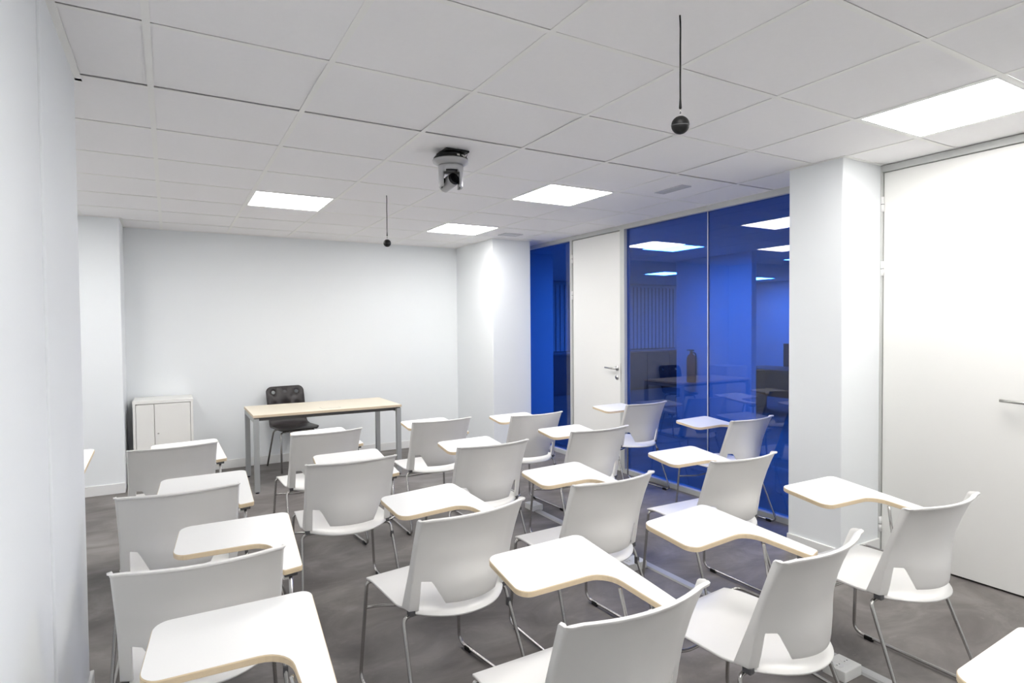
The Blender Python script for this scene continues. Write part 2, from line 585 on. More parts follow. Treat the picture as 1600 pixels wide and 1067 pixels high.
for (x, y), lb in zip(LIGHTS, LL):
    ceiling_light(x, y, lb, 'LED panels of the classroom ceiling')

# ------------------------------------------------------------------ ceiling vents
VENTGREY = mat('pale grey grille metal', (0.62, 0.62, 0.65), 0.5, var=0.02)
def vent(x0, x1, y0, y1, along_y, label):
    t = thing('ceiling_vent', label, 'vent', ((x0 + x1) / 2, (y0 + y1) / 2, ZC), 0, 'ceiling air grilles')
    cx, cy = (x0 + x1) / 2, (y0 + y1) / 2
    z0, z1 = -0.004, 0.0035
    hw, hh, e = (x1 - x0) / 2, (y1 - y0) / 2, 0.008
    bm = bmesh.new()
    for a, b in (((-hw, -hh), (hw, -hh + e)), ((-hw, hh - e), (hw, hh)), ((-hw, -hh + e), (-hw + e, hh - e)), ((hw - e, -hh + e), (hw, hh - e))):
        bm_box(bm, (a[0], a[1], z0), (b[0], b[1], z1))
    from_bm('frame', bm, VENTGREY, t)
    bm = bmesh.new()
    bm_box(bm, (-hw + e, -hh + e, 0.0025), (hw - e, hh - e, 0.0035))
    from_bm('backing', bm, GREYPL, t)
    n = 6
    for k in range(n):
        bm = bmesh.new()
        if along_y:
            c = -hw + e + (k + .5) * (2 * hw - 2 * e) / n
            bm_box(bm, (c - .0035, -hh + e, z0 + .001), (c + .0035, hh - e, 0.001))
        else:
            c = -hh + e + (k + .5) * (2 * hh - 2 * e) / n
            bm_box(bm, (-hw + e, c - .009, z0 + .001), (hw - e, c + .009, 0.001))
        from_bm('slat', bm, VENTGREY, t)
vent(3.255, 3.350, 0.185, 0.462, True, 'narrow air grille in the ceiling near the blue glass')
vent(3.205, 3.425, 2.675, 2.845, False, 'small square air grille in the ceiling by the far right column')

# ------------------------------------------------------------------ hanging microphones
def microphone(x, y, zb, label):
    t = thing('hanging_microphone', label, 'microphone', (x, y, ZC), 0, 'ball microphones hanging from the ceiling')
    L = ZC - zb
    pts = [(0.0015 * math.sin(k * 1.1) * (1 - k / 12) , 0.0015 * math.cos(k * .8) * (1 - k / 12), 0.004 - (L - 0.062) * k / 12) for k in range(13)]
    tube('cable', pts, 0.0028, BLACKPL, t, 8)
    lathe('strain_relief', [(0.0025, 0.03), (0.0045, 0.0), (0.0048, -0.008), (0, -0.008)], BLACKPL, t, 12, (0, 0, -(L - 0.062)))
    lathe('plug', [(0, 0.012), (0.003, 0.012), (0.003, -0.006), (0, -0.006)], CHROME, t, 12, (0, 0, -(L - 0.044)))
    R = 0.029
    prof = [(0, R)]
    for k in range(1, 24):
        a = math.pi * k / 24
        rr = R * math.sin(a)
        if abs(math.cos(a)) < 0.06:
            rr -= 0.001
        prof.append((rr, R * math.cos(a)))
    prof.append((0, -R))
    b = lathe('ball', prof, BLACKPL, t, 28, (0, 0, -L))
    b.rotation_euler = (0.12, -0.1, 0)
    lathe('seam_ring', [(R - .0012, -.0015), (R + .0006, -.001), (R + .0006, .001), (R - .0012, .0015)], GREYPL, b, 28)
microphone(1.506, -1.497, 2.146, 'black ball microphone hanging from the ceiling at the right, near the viewer')
microphone(1.508, 1.517, 2.138, 'small far black ball microphone hanging in front of the back wall')

# ------------------------------------------------------------------ ceiling pan-tilt camera
t = thing('ceiling_camera', 'silver and black pan-tilt camera mounted upside down on the ceiling', 'camera', (1.468, 0.237, ZC), 0)
bm = bmesh.new()
bm_box(bm, (-0.06, -0.075, -0.012), (0.085, 0.07, -0.0005), 0.003)
from_bm('mount_plate', bm, BLACKPL, t)
lathe('base_top', [(0, -0.008), (0.07, -0.008), (0.098, -0.040), (0.102, -0.052), (0, -0.052)], BLACKPL, t, 40)
lathe('base', [(0, -0.050), (0.102, -0.050), (0.105, -0.054), (0.100, -0.064), (0.070, -0.082), (0, -0.083)], SILVERPL, t, 40)
for dx in (-0.01, 0.035, 0.055):
    bm = bmesh.new()
    a0 = math.atan2(-1, 0.12 + dx * 8)
    q = Vector((math.cos(a0), math.sin(a0), 0)) * 0.093
    bm_box(bm, (q.x - .008, q.y - .006, -0.046), (q.x + .008, q.y + .006, -0.034))
    from_bm('connector', bm, STEEL, t)
# yoke: cylindrical shell open towards the room
vdir = math.atan2(CAM.y - 0.237, CAM.x - 1.468) + 0.10
bm = bmesh.new()
N = 48
zr = [-0.083, -0.090, -0.112, -0.125, -0.150, -0.175, -0.198, -0.205]
Ro = [0.064, 0.0645, 0.0635, 0.063, 0.062, 0.061, 0.060, 0.058]
def hole_half(i):
    z = zr[i]
    return 0 if z > -0.105 else (0.55 if z > -0.12 else 0.80)
grid = []
for i, z in enumerate(zr):
    grid.append([bm.verts.new((Ro[i] * math.cos(vdir + 2 * math.pi * k / N), Ro[i] * math.sin(vdir + 2 * math.pi * k / N), z)) for k in range(N)])
for i in range(len(zr) - 1):
    for k in range(N):
        a = ((k + .5) / N * 2 * math.pi + math.pi) % (2 * math.pi) - math.pi
        hh = hole_half(i)
        if hh and (abs(a) < hh or abs(abs(a) - math.pi) < hh):
            continue
        bm.faces.new((grid[i][k], grid[i][(k + 1) % N], grid[i + 1][(k + 1) % N], grid[i + 1][k]))
bmesh.ops.delete(bm, geom=[v for v in bm.verts if not v.link_faces], context='VERTS')
yk = from_bm('yoke', bm, SILVERPL, t, True)
sm = yk.modifiers.new('thick', 'SOLIDIFY')
sm.thickness = 0.008
sm.offset = -1
# black lining inside each arm of the yoke
for sgn in (-1, 1):
    bm = bmesh.new()
    c = Vector((math.cos(vdir + sgn * 1.57), math.sin(vdir + sgn * 1.57), 0)) * 0.050
    d = Vector((math.cos(vdir), math.sin(vdir), 0))
    n_ = Vector((-d.y, d.x, 0))
    vs = []
    for zz in (-0.205, -0.083):
        for p in ((-.036, -.003), (.036, -.003), (.036, .003), (-.036, .003)):
            q = c + d * p[0] + n_ * p[1]
            vs.append(bm.verts.new((q.x, q.y, zz)))
    for f in ((0, 1, 2, 3), (4, 7, 6, 5), (0, 4, 5, 1), (1, 5, 6, 2), (2, 6, 7, 3), (3, 7, 4, 0)):
        bm.faces.new([vs[i] for i in f])
    bmesh.ops.recalc_face_normals(bm, faces=bm.faces)
    from_bm('yoke_lining', bm, BLACKPL, t)
lathe('yoke_roof', [(0, -0.083), (0.055, -0.083), (0.055, -0.105), (0, -0.107)], BLACKPL, t, 32)
ax = Vector((0.22, -0.93, 0.30)).normalized()
hc = Vector((0, 0, -0.168))
hd = lathe('camera_head', [(0, -0.075), (0.030, -0.075), (0.036, -0.068), (0.037, 0.020), (0.034, 0.024), (0, 0.024)], SILVERPL, t, 32, hc, ax)
lathe('lens', [(0, 0.0), (0.0335, 0.0), (0.0335, 0.022), (0.030, 0.024), (0.026, 0.018), (0, 0.016)], LENS, hd, 32, ax * 0.016, ax)
lathe('axle', [(0, -0.046), (0.016, -0.046), (0.016, 0.046), (0, 0.046)], BLACKPL, t, 20, hc, (-math.sin(vdir), math.cos(vdir), 0))
tube('wire', fillet_path([(0.070, -0.03, -0.012), (0.075, -0.05, -0.004), (0.082, -0.052, -0.016), (0.07, -0.06, -0.036)], 0.01), 0.0018, BLACKPL, t, 6)

# ------------------------------------------------------------------ teacher's desk
DX0, DX1, DY0, DY1, DZ = 0.685, 2.072, 2.838, 3.585, 0.711
t = thing('teacher_desk', 'long pale maple desk with silver grey square legs by the back wall', 'desk', ((DX0 + DX1) / 2, (DY0 + DY1) / 2, 0))
top = box('desk_top', (DX0 + .001, DY0 + .001, DZ - 0.024), (DX1 - .001, DY1 - .001, DZ), DESKTOP, t, bevel=0.0015)
bm = bmesh.new()
e = 0.002
cx, cy = (DX0 + DX1) / 2, (DY0 + DY1) / 2
hx, hy = (DX1 - DX0) / 2, (DY1 - DY0) / 2
for a, b in (((-hx, -hy), (hx, -hy + e)), ((-hx, hy - e), (hx, hy)), ((-hx, -hy + e), (-hx + e, hy - e)), ((hx - e, -hy + e), (hx, hy - e))):
    bm_box(bm, (a[0], a[1], 0.0008), (b[0], b[1], 0.0232))
from_bm('edge_band', bm, DESKEDGE, top)
LW = 0.045
for sx in (0, 1):
    for sy in (0, 1):
        x = DX0 + 0.004 if sx == 0 else DX1 - 0.004 - LW
        y = DY0 + 0.004 if sy == 0 else DY1 - 0.004 - LW
        lg = box('leg', (x, y, 0.014), (x + LW, y + LW, DZ - 0.034), GREYMETAL, t, bevel=0.003)
        lathe('glide', [(0, 0.0), (0.016, 0.0), (0.016, 0.007), (0.006, 0.008), (0.006, 0.016), (0, 0.016)], BLACKPL, lg, 16, (0, 0, -0.014))
    x = DX0 + 0.004 if sx == 0 else DX1 - 0.004 - LW
    box('end_rail', (x + .002, DY0 + .004 + LW, DZ - 0.072), (x + LW - .002, DY1 - .004 - LW, DZ - 0.034), GREYMETAL, t, bevel=0.002)
    box('spacer', (x + .006, DY0 + .02, DZ - 0.034), (x + LW - .006, DY1 - .02, DZ - 0.024), DARKRAIL, t)
for y in (DY0 + 0.055, DY1 - 0.10):
    box('long_rail', (DX0 + LW + .004, y, DZ - 0.060), (DX1 - LW - .004, y + .04, DZ - 0.0245), DARKRAIL, t, bevel=0.002)
gf = box('cable_flap', (1.312, 2.960, DZ - .002), (1.497, 3.078, DZ + 0.0015), mat('flap frame', (0.55, 0.52, 0.46), 0.4, 0.2, var=0.02), t, bevel=0.0007)
box('flap_lid', (1.318, 2.972, DZ + .0005), (1.491, 3.072, DZ + 0.0022), DESKTOP, gf, bevel=0.0005)

# ------------------------------------------------------------------ black teacher's chair
t = thing('desk_chair', 'black stained plywood chair with round holes in the back, behind the desk', 'chair', (1.185, 3.745, 0), math.pi + 0.16)
def shell_pt(x, s):
    """s runs from the seat front (0) over the bend to the top of the back"""
    pts = [(0.0, 0.215, 0.428), (0.06, 0.155, 0.440), (0.20, 0.02, 0.438), (0.32, -0.10, 0.436), (0.385, -0.155, 0.452), (0.425, -0.178, 0.485),
           (0.50, -0.196, 0.56), (0.60, -0.215, 0.66), (0.70, -0.238, 0.76), (0.80, -0.266, 0.855)]
    for (a, ya, za), (b, yb_, zb_) in zip(pts[:-1], pts[1:]):
        if s <= b + 1e-6:
            f = (s - a) / (b - a)
            f2 = f
            y, z = ya + (yb_ - ya) * f2, za + (zb_ - za) * f2
            break
    if s > 0.40:
        y -= 0.018 * (1 - (x / 0.205) ** 2)
    return (x, y, z)
bm = bmesh.new()
rows, cols_ = 26, 14
def half_w(s):
    if s < 0.05:
        return 0.205 - 0.035 * (1 - s / 0.05) ** 2
    if s < 0.33:
        return 0.212
    if s < 0.42:
        return 0.212 - 0.010 * (s - 0.33) / 0.09
    return 0.202
g = []
for i in range(rows):
    s = 0.47 * i / (rows - 1)
    hw = half_w(s)
    g.append([bm.verts.new(shell_pt(hw * (2 * k / cols_ - 1), s)) for k in range(cols_ + 1)])
for i in range(rows - 1):
    for k in range(cols_):
        bm.faces.new((g[i][k], g[i][k + 1], g[i + 1][k + 1], g[i + 1][k]))
so = from_bm('seat', bm, BLACKPLY, t, True)
m_ = so.modifiers.new('thick', 'SOLIDIFY'); m_.thickness = 0.011; m_.offset = -1
# upper back: flat outline with drilled holes, then wrapped on the shell
bm = bmesh.new()
outline = [(-0.202, 0.47), (0.202, 0.47)] + [tuple(p) for p in round_poly([(0.202, 0.60, 0), (0.202, 0.80, 0.06), (-0.202, 0.80, 0.06), (-0.202, 0.60, 0)], 7)]
def loop(pts):
    vs = [bm.verts.new((x, y, 0)) for x, y in pts]
    for i in range(len(vs)):
        bm.edges.new((vs[i], vs[(i + 1) % len(vs)]))
dense = []
for i in range(len(outline)):
    a, b = Vector(outline[i]), Vector(outline[(i + 1) % len(outline)])
    n = max(1, int((b - a).length / 0.03))
    dense += [tuple(a + (b - a) * k / n) for k in range(n)]
loop(dense)
for hx_, hy_ in ((-0.124, 0.735), (0.124, 0.735), (-0.124, 0.575), (0, 0.575), (0.124, 0.575)):
    loop([(hx_ + 0.022 * math.cos(2 * math.pi * k / 20), hy_ + 0.022 * math.sin(2 * math.pi * k / 20)) for k in range(20)])
bmesh.ops.triangle_fill(bm, use_beauty=True, use_dissolve=False, edges=bm.edges[:])
bmesh.ops.subdivide_edges(bm, edges=[e_ for e_ in bm.edges if e_.calc_length() > 0.08 and not e_.is_boundary], cuts=1)
bmesh.ops.triangulate(bm, faces=bm.faces[:])
for v in bm.verts:
    v.co = shell_pt(v.co.x, v.co.y)
bmesh.ops.recalc_face_normals(bm, faces=bm.faces)
bm.normal_update()
if sum(f.normal.y for f in bm.faces) < 0:
    bmesh.ops.reverse_faces(bm, faces=bm.faces[:])
bo = from_bm('backrest', bm, BLACKPLY, t, True)
m_ = bo.modifiers.new('thick', 'SOLIDIFY'); m_.thickness = 0.011; m_.offset = -1
lathe('round_boss', [(0, 0), (0.021, 0), (0.021, 0.001), (0, 0.0015)], GREYPL, t, 20, shell_pt(0, 0.735), (0, 1, 0.2))
for sx in (-1, 1):
    tube('leg', fillet_path([(sx * .10, -0.09, 0.408), (sx * .178, -0.10, 0.408), (sx * .205, -0.245, 0.006)], 0.05), 0.0095, CHROME, t, 10)
    tube('leg', fillet_path([(sx * .10, 0.12, 0.408), (sx * .178, 0.13, 0.408), (sx * .205, 0.225, 0.006)], 0.05), 0.0095, CHROME, t, 10)
for y in (-.09, .12):
    tube('seat_bracket', [(-.11, y, .408), (.11, y, .408)], 0.0095, CHROME, t, 10)
for x, y in ((-.07, -.06), (.07, -.06)):
    lathe('screw', [(0, 0.004), (0.007, 0.003), (0.007, 0), (0, 0)], STEEL, t, 12, (x, y, .4372))

# ------------------------------------------------------------------ low cabinet
CX0, CX1, CY0, CY1, CZ = -0.262, 0.236, 3.655, 4.062, 0.815
t = thing('low_cabinet', 'low cream white cabinet with two unequal doors in the far left corner', 'cabinet', ((CX0 + CX1) / 2, (CY0 + CY1) / 2, 0))
s = 0.022
box('side_panel', (CX0, CY0, 0), (CX0 + s, CY1, CZ - 0.028), CABINET, t, bevel=0.001)
box('side_panel', (CX1 - s, CY0, 0), (CX1, CY1, CZ - 0.028), CABINET, t, bevel=0.001)
box('top_panel', (CX0 - 0.002, CY0 - 0.004, CZ - 0.028), (CX1 + 0.002, CY1, CZ), CABINET, t, bevel=0.001)
box('bottom_panel', (CX0 + s, CY0 + .02, 0.05), (CX1 - s, CY1, 0.07), CABINET, t)
box('plinth', (CX0 + s, CY0 + .03, 0.0), (CX1 - s, CY0 + .046, 0.05), CABINET, t)
box('back_panel', (CX0 + s, CY1 - .008, 0.07), (CX1 - s, CY1, CZ - .028), CABINET, t)
XS = -0.088
box('door', (CX0 + s + .003, CY0 + .004, 0.072), (XS - .002, CY0 + .022, CZ - .033), CABINET, t, bevel=0.0012)
dd = box('door', (XS + .002, CY0 + .001, 0.072), (CX1 - s - .003, CY0 + .019, CZ - .033), CABINET, t, bevel=0.0012)
lathe('lock', [(0, 0), (0.008, 0), (0.008, 0.003), (0.005, 0.004), (0, 0.004)], STEEL, dd, 16, Vector((XS + 0.03, CY0 + 0.001, 0.50)) - dd.location - t.location, (0, -1, 0))

# ------------------------------------------------------------------ tablet-arm chairs
def lerp_tab(tab, z):
    for (a, va), (b, vb) in zip(tab[:-1], tab[1:]):
        if z <= b + 1e-9:
            f = max(0, min(1, (z - a) / (b - a)))
            f = f
            return va + (vb - va) * f
    return tab[-1][1]
YS = [(0.450, -0.140), (0.50, -0.151), (0.55, -0.160), (0.62, -0.176), (0.70, -0.203), (0.76, -0.228), (0.805, -0.250)]
DB = [(0.450, 0.094), (0.48, 0.097), (0.55, 0.086), (0.62, 0.062), (0.70, 0.046), (0.805, 0.040)]
FE0, FE1 = -0.088, -0.219           # y of the wrapped side edge at the seat and at the top
HWB = [(0.450, 0.226), (0.60, 0.224), (0.805, 0.229)]
SLOT_TOP, SLOT_W, TONGUE_X = 0.562, 0.160, 0.112

def make_chair(label):
    t = thing('tablet_chair', label, 'chair', (0, 0, 0), 0, 'white tablet-arm chairs set out in rows')
    # seat shell
    bm = bmesh.new()
    nx, ny = 18, 22
    g = []
    for j in range(ny + 1):
        v = j / ny
        row = []
        for i in range(nx + 1):
            u = 2 * i / nx - 1
            wfront = 0.216 + 0.018 * min(1, v / 0.75)
            # rear edge bulges backwards in the middle
            yr = -0.253 + 0.108 * abs(u) ** 2.3
            hw = wfront if v < 0.78 else wfront - 0.034 * ((v - 0.78) / 0.22) ** 1.3
            x = u * hw
            y = 0.262 * (1 - v) + yr * v
            z = 0.452
            if v < 0.22:
                z -= 0.010 * ((0.22 - v) / 0.22) ** 2
            z -= 0.012 * (1 - u * u) * math.sin(math.pi * min(1, v / 0.9))
            if v > 0.86:
                z -= 0.016 * ((v - 0.86) / 0.14) ** 2
            row.append(bm.verts.new((x, y, z)))
        g.append(row)
    for j in range(ny):
        for i in range(nx):
            bm.faces.new((g[j][i], g[j + 1][i], g[j + 1][i + 1], g[j][i + 1]))
    bmesh.ops.recalc_face_normals(bm, faces=bm.faces)
    so = from_bm('seat', bm, PLASTIC, t, True)
    m = so.modifiers.new('thick', 'SOLIDIFY'); m.thickness = 0.009; m.offset = -1
    m = so.modifiers.new('soft edge', 'BEVEL'); m.width = 0.0025; m.segments = 2; m.limit_method = 'ANGLE'; m.angle_limit = 1.0
    # backrest with wrapped side edges, two corner slots and a tongue in the middle
    bm = bmesh.new()
    zrows = [0.448, 0.462, 0.476, 0.495, 0.515, 0.535, 0.550, SLOT_TOP, 0.575, 0.595, 0.62, 0.645, 0.67, 0.695, 0.72, 0.745, 0.765, 0.785, 0.797, 0.805]
    def backpoint(x, z, corner):
        ys = lerp_tab(YS, z)
        if corner == 0:
            return Vector((x, ys - lerp_tab(DB, z) * (1 - min(1, abs(x) / 0.2) ** 2), z))
    G = []
    for iz, z in enumerate(zrows):
        ys, d, fl, hw = lerp_tab(YS, z), lerp_tab(DB, z), 0.0, lerp_tab(HWB, z)
        if z >= SLOT_TOP:
            xt = SLOT_W
        else:
            xt = TONGUE_X + (SLOT_W - 0.002 - TONGUE_X) * ((z - 0.476) / (SLOT_TOP - 0.476))
            xt = max(xt, 0.100)
        half = []
        for f in (0.0, 0.2, 0.4, 0.6, 0.8, 1.0):
            half.append((xt * f, 0))
        half.append((0.190, 0))
        row = []
        pts = []
        for x, c in half:
            pts.append(Vector((x, ys - d * (1 - (x / 0.2) ** 2), z)))
        y0 = ys - d * (1 - (0.19 / 0.2) ** 2)
        pts.append(Vector((hw - 0.009, ys + 0.0012, z)))
        pts.append(Vector((hw - 0.0025, ys + 0.0045, z)))
        ye = FE0 + (FE1 - FE0) * (z - 0.45) / 0.355
        pts.append(Vector((hw - 0.001, ys + 0.0045 + (ye - ys - 0.0045) * 0.45, z)))
        pts.append(Vector((hw + 0.003, ye, z)))
        left = [Vector((-p.x, p.y, p.z)) for p in pts[:0:-1]]
        G.append([bm.verts.new(p) for p in left + pts])
    # rolled lip along the top edge
    top = G[-1]
    lip = [bm.verts.new(v.co + Vector((0, -0.006, 0.0035))) for v in top]
    lip2 = [bm.verts.new(v.co + Vector((0, -0.013, 0.002))) for v in top]
    G.append(lip)
    G.append(lip2)
    nc = len(top)
    mid = nc // 2
    for iz in range(len(G) - 1):
        for k in range(nc - 1):
            dk = min(abs(k - mid), abs(k + 1 - mid))
            if iz < len(zrows) - 1:
                ztop = zrows[iz + 1]
                if ztop <= SLOT_TOP + 1e-6 and dk == 5:
                    continue                      # the slot
                if ztop <= 0.476 + 1e-6 and dk < 5:
                    continue                      # below the tongue
            bm.faces.new((G[iz][k], G[iz][k + 1], G[iz + 1][k + 1], G[iz + 1][k]))
    bmesh.ops.delete(bm, geom=[v for v in bm.verts if not v.link_faces], context='VERTS')
    bmesh.ops.recalc_face_normals(bm, faces=bm.faces)
    bm.normal_update()
    if sum(f.normal.y for f in bm.faces) > 0:
        bmesh.ops.reverse_faces(bm, faces=bm.faces[:])
    bo = from_bm('backrest', bm, PLASTIC, t, True)
    m = bo.modifiers.new('thick', 'SOLIDIFY'); m.thickness = 0.008; m.offset = -1
    m = bo.modifiers.new('soft edge', 'BEVEL'); m.width = 0.002; m.segments = 2; m.limit_method = 'ANGLE'; m.angle_limit = 1.0
    # chromed sled frame
    R = 0.0074
    for sx in (-1, 1):
        p = fillet_path([(sx * .10, 0.225, 0.430), (sx * .222, 0.240, 0.430), (sx * .245, 0.268, 0.0145), (sx * .258, -0.268, 0.0145), (sx * .234, -0.108, 0.418), (sx * .09, -0.118, 0.424)],
                        [0, .016, .05, .05, .03, 0], 6)
        tube('sled_leg', p, R, CHROME, t, 10)
        for y in (0.195, -0.20):
            xg = 0.245 + 0.013 * (0.268 - y) / 0.536
            b = bmesh.new()
            bm_box(b, (sx * xg - .0095, y - .02, 0.0), (sx * xg + .0095, y + .02, 0.020), 0.003)
            from_bm('glide', b, BLACKPL, t)
        b = bmesh.new()
        bm_box(b, (sx * .210 - .011, -0.142, 0.428), (sx * .210 + .011, -0.112, 0.4485), 0.003)
        from_bm('hinge_bracket', b, GREYPL, t)
        tube('seat_rail', [(sx * .16, 0.225, 0.429), (sx * .16, -0.114, 0.424)], R, CHROME, t, 8)
    tube('crossbar', fillet_path([(-.230, 0.248, 0.322), (-.170, 0.236, 0.318), (-.10, 0.19, 0.318), (.10, 0.19, 0.318), (.170, 0.236, 0.318), (.230, 0.248, 0.322)], 0.03), 0.0062, CHROME, t, 10)
    tube('rear_crossbar', [(-.10, -0.118, 0.424), (.10, -0.118, 0.424)], R, CHROME, t, 8)
    # link clip on the right rear leg
    b = bmesh.new()
    bm_box(b, (.230, -.140, .335), (.246, -.120, .372), 0.003)
    from_bm('link_clip', b, GREYPL, t)
    # tablet
    zt = lambda y: 0.698 + 0.094 * (y - 0.2)
    out = round_poly([(0.316, 0.436, 0.032), (-0.083, 0.423, 0.045), (-0.100, 0.164, 0.045), (0.222, 0.166, 0.075), (0.240, -0.084, 0.010), (0.306, -0.070, 0.012)], 7)
    TH = 0.019
    def prism(name, pts, za, zb, m, parent, caps=True, bev=0):
        bm = bmesh.new()
        lo = [bm.verts.new((p[0], p[1], zt(p[1]) + za)) for p in pts]
        hi = [bm.verts.new((p[0], p[1], zt(p[1]) + zb)) for p in pts]
        n = len(pts)
        for i in range(n):
            bm.faces.new((lo[i], lo[(i + 1) % n], hi[(i + 1) % n], hi[i]))
        if caps:
            bm.faces.new(hi)
            bm.faces.new(lo[::-1])
        bmesh.ops.recalc_face_normals(bm, faces=bm.faces)
        return from_bm(name, bm, m, parent)
    def inset(pts, d):
        n = len(pts)
        res = []
        for i in range(n):
            a, p, c = pts[i - 1], pts[i], pts[(i + 1) % n]
            e1, e2 = (p - a), (c - p)
            if e1.length < 1e-7: e1 = e2
            if e2.length < 1e-7: e2 = e1
            n1 = Vector((-e1.y, e1.x)).normalized(); n2 = Vector((-e2.y, e2.x)).normalized()
            nn = (n1 + n2)
            nn = nn.normalized() if nn.length > 1e-6 else n1
            res.append(p + nn * d)
        return res
    area = sum(out[i - 1].x * out[i].y - out[i].x * out[i - 1].y for i in range(len(out)))
    sg = 1 if area > 0 else -1
    ins = inset(out, sg * 0.002)
    tb = prism('writing_tablet', ins, -TH, 0.0, TABLET, t)
    # ply edge: a band around the board, its upper arris eased
    bm = bmesh.new()
    rings = []
    for pts, z in ((inset(out, sg * 0.0019), -TH + .0002), (out, -TH + .002), (out, -0.0025), (inset(out, sg * 0.0019), -0.0003)):
        rings.append([bm.verts.new((p[0], p[1], zt(p[1]) + z)) for p in pts])
    n = len(out)
    for a, b in zip(rings, rings[1:] + rings[:1]):
        for i in range(n):
            bm.faces.new((a[i], a[(i + 1) % n], b[(i + 1) % n], b[i]))
    bmesh.ops.recalc_face_normals(bm, faces=bm.faces)
    from_bm('edge_band', bm, PLYEDGE, tb)
    # tablet support: a rod rising from the side rail and the pivot post under the arm
    tube('support_rod', fillet_path([(.284, .100, 0.436), (.220, .092, zt(.092) - TH - .002)], .01), 0.0062, CHROME, t, 10)
    tube('pivot_post', fillet_path([(.268, -.070, 0.434), (.268, -.052, zt(-.05) - TH - .010)], .02), 0.0070, CHROME, t, 10)
    b = bmesh.new()
    bm_box(b, (.243, -.044, .622), (.276, -.006, .634), 0.004)
    from_bm('pivot_cap', b, PLASTIC, t)
    tube('side_rail', fillet_path([(.20, .236, .434), (.272, .240, .436), (.272, -.09, .432), (.20, -.118, .424)], .03), 0.0062, CHROME, t, 8)
    b = bmesh.new()
    bm_box(b, (.246, -.066, zt(-.045) - TH - .017), (.290, -.022, zt(-.045) - TH - .003), 0.003)
    from_bm('pivot_plate', b, GREYPL, t)
    return t

CH = {  # (x, y, rotation)
 'D4': (2.619, -1.539, -.054), 'C4': (1.757, -1.578, .086), 'B4': (1.038, -1.575, .005), 'B3': (.992, -.693, .130), 'C3': (1.750, -.618, .036),
 'C2': (1.674, .365, .009), 'C1': (1.766, 1.340, .024), 'D1': (2.514, 1.216, .011), 'D2': (2.509, .427, .003), 'E1': (3.650, 1.225, .032),
 'E2': (3.691, .173, .051), 'D3': (2.612, -.634, -.024), 'B2': (.858, .376, -.022), 'B1': (.919, 1.300, .077), 'A1': (.040, 1.288, .073),
 'A2': (.075, .192, -.010), 'A3': (.129, -.702, -.051), 'A4': (.058, -1.526, -.048), 'Z1': (-.70, 1.34, 0.0), 'C5': (1.605, -2.70, 0.0)}
ROWN = {'1': 'front row nearest the desk', '2': 'second row from the desk', '3': 'third row from the desk', '4': 'fourth row from the desk'}
COLN = {'A': 'leftmost, beside the pillar', 'B': 'second from left', 'C': 'third from left', 'D': 'fourth from left', 'E': 'rightmost, against the blue glass'}
LAB = {k: 'white tablet-arm chair in the %s, %s' % (ROWN[k[1]], COLN[k[0]]) for k in CH if k[0] in 'ABCDE' and k[1] in '1234'}
LAB['A4'] = 'white tablet-arm chair at bottom left, only its tablet in view'
LAB['D4'] = 'white tablet-arm chair standing by the large white door at the right'
LAB['Z1'] = 'white tablet-arm chair hidden by the left pillar, only a tablet corner showing'
LAB['C5'] = 'white tablet-arm chair at bottom right corner, only a tablet edge in view'
LAB['B4'] = 'white tablet-arm chair nearest the viewer at bottom centre, back facing us'
first = None
for kname, (x, y, r) in CH.items():
    if first is None:
        first = make_chair(LAB[kname])
        first.location = (x, y, 0)
        first.rotation_euler = (0, 0, r)
    else:
        dup(first, (x, y, 0), r, LAB[kname])

# ------------------------------------------------------------------ floor sockets and raceway
def socket_box(x0, x1, y0, y1, label):
    t = thing('floor_socket', label, 'socket', ((x0 + x1) / 2, (y0 + y1) / 2, 0), 0, 'white floor socket boxes')
    bx = box('housing', (x0, y0, 0), (x1, y1, 0.046), SOCKETPL, t, bevel=0.003)
    n = 2 if (x1 - x0) > .12 or (y1 - y0) > .12 else 1
    for k in range(n):
        f = (k + .5) / n
        if x1 - x0 >= y1 - y0:
            c = ((f - .5) * (x1 - x0) * .92, 0)
        else:
            c = (0, (f - .5) * (y1 - y0) * .92)
        s_ = lathe('outlet', [(0.0, 0.0012), (0.017, 0.0012), (0.0185, 0.0028), (0.021, 0.0028), (0.0215, 0.0)], SOCKETPL, t, 24, (c[0], c[1], 0.0458))
        for dx in (-.0085, .0085):
            lathe('pin_hole', [(0, 0.0003), (0.0027, 0.0003), (0.0027, 0), (0, 0)], BLACKPL, s_, 10, (dx, 0, 0.0012))
socket_box(2.445, 2.565, -1.500, -1.400, 'white floor socket box beside the fourth row, near the viewer')
socket_box(2.425, 2.565, -0.190, -0.085, 'white floor socket box under a third row chair, middle of the raceway')
socket_box(2.555, 2.652, 1.115, 1.242, 'white floor socket box at the far end of the raceway')
rw = thing('floor_raceway', 'light grey aluminium cable raceway running along the floor between chairs', 'raceway', (2.596, -0.7, 0))
b = bmesh.new()
prof = [(-.028, 0.0), (.028, 0.0), (.022, 0.010), (-.022, 0.010)]
lo = [b.verts.new((x, -1.75, z)) for x, z in prof]
hi = [b.verts.new((x, 1.808, z)) for x, z in prof]
for i in range(4):
    b.faces.new((lo[i], lo[(i + 1) % 4], hi[(i + 1) % 4], hi[i]))
b.faces.new(lo[::-1]); b.faces.new(hi)
bmesh.ops.recalc_face_normals(b, faces=b.faces)
from_bm('base_profile', b, RACEWAY, rw)
b = bmesh.new()
bm_box(b, (-.0135, -1.75, .0098), (.0135, 1.808, .0108))
from_bm('cover_strip', b, RACEWAY, rw)

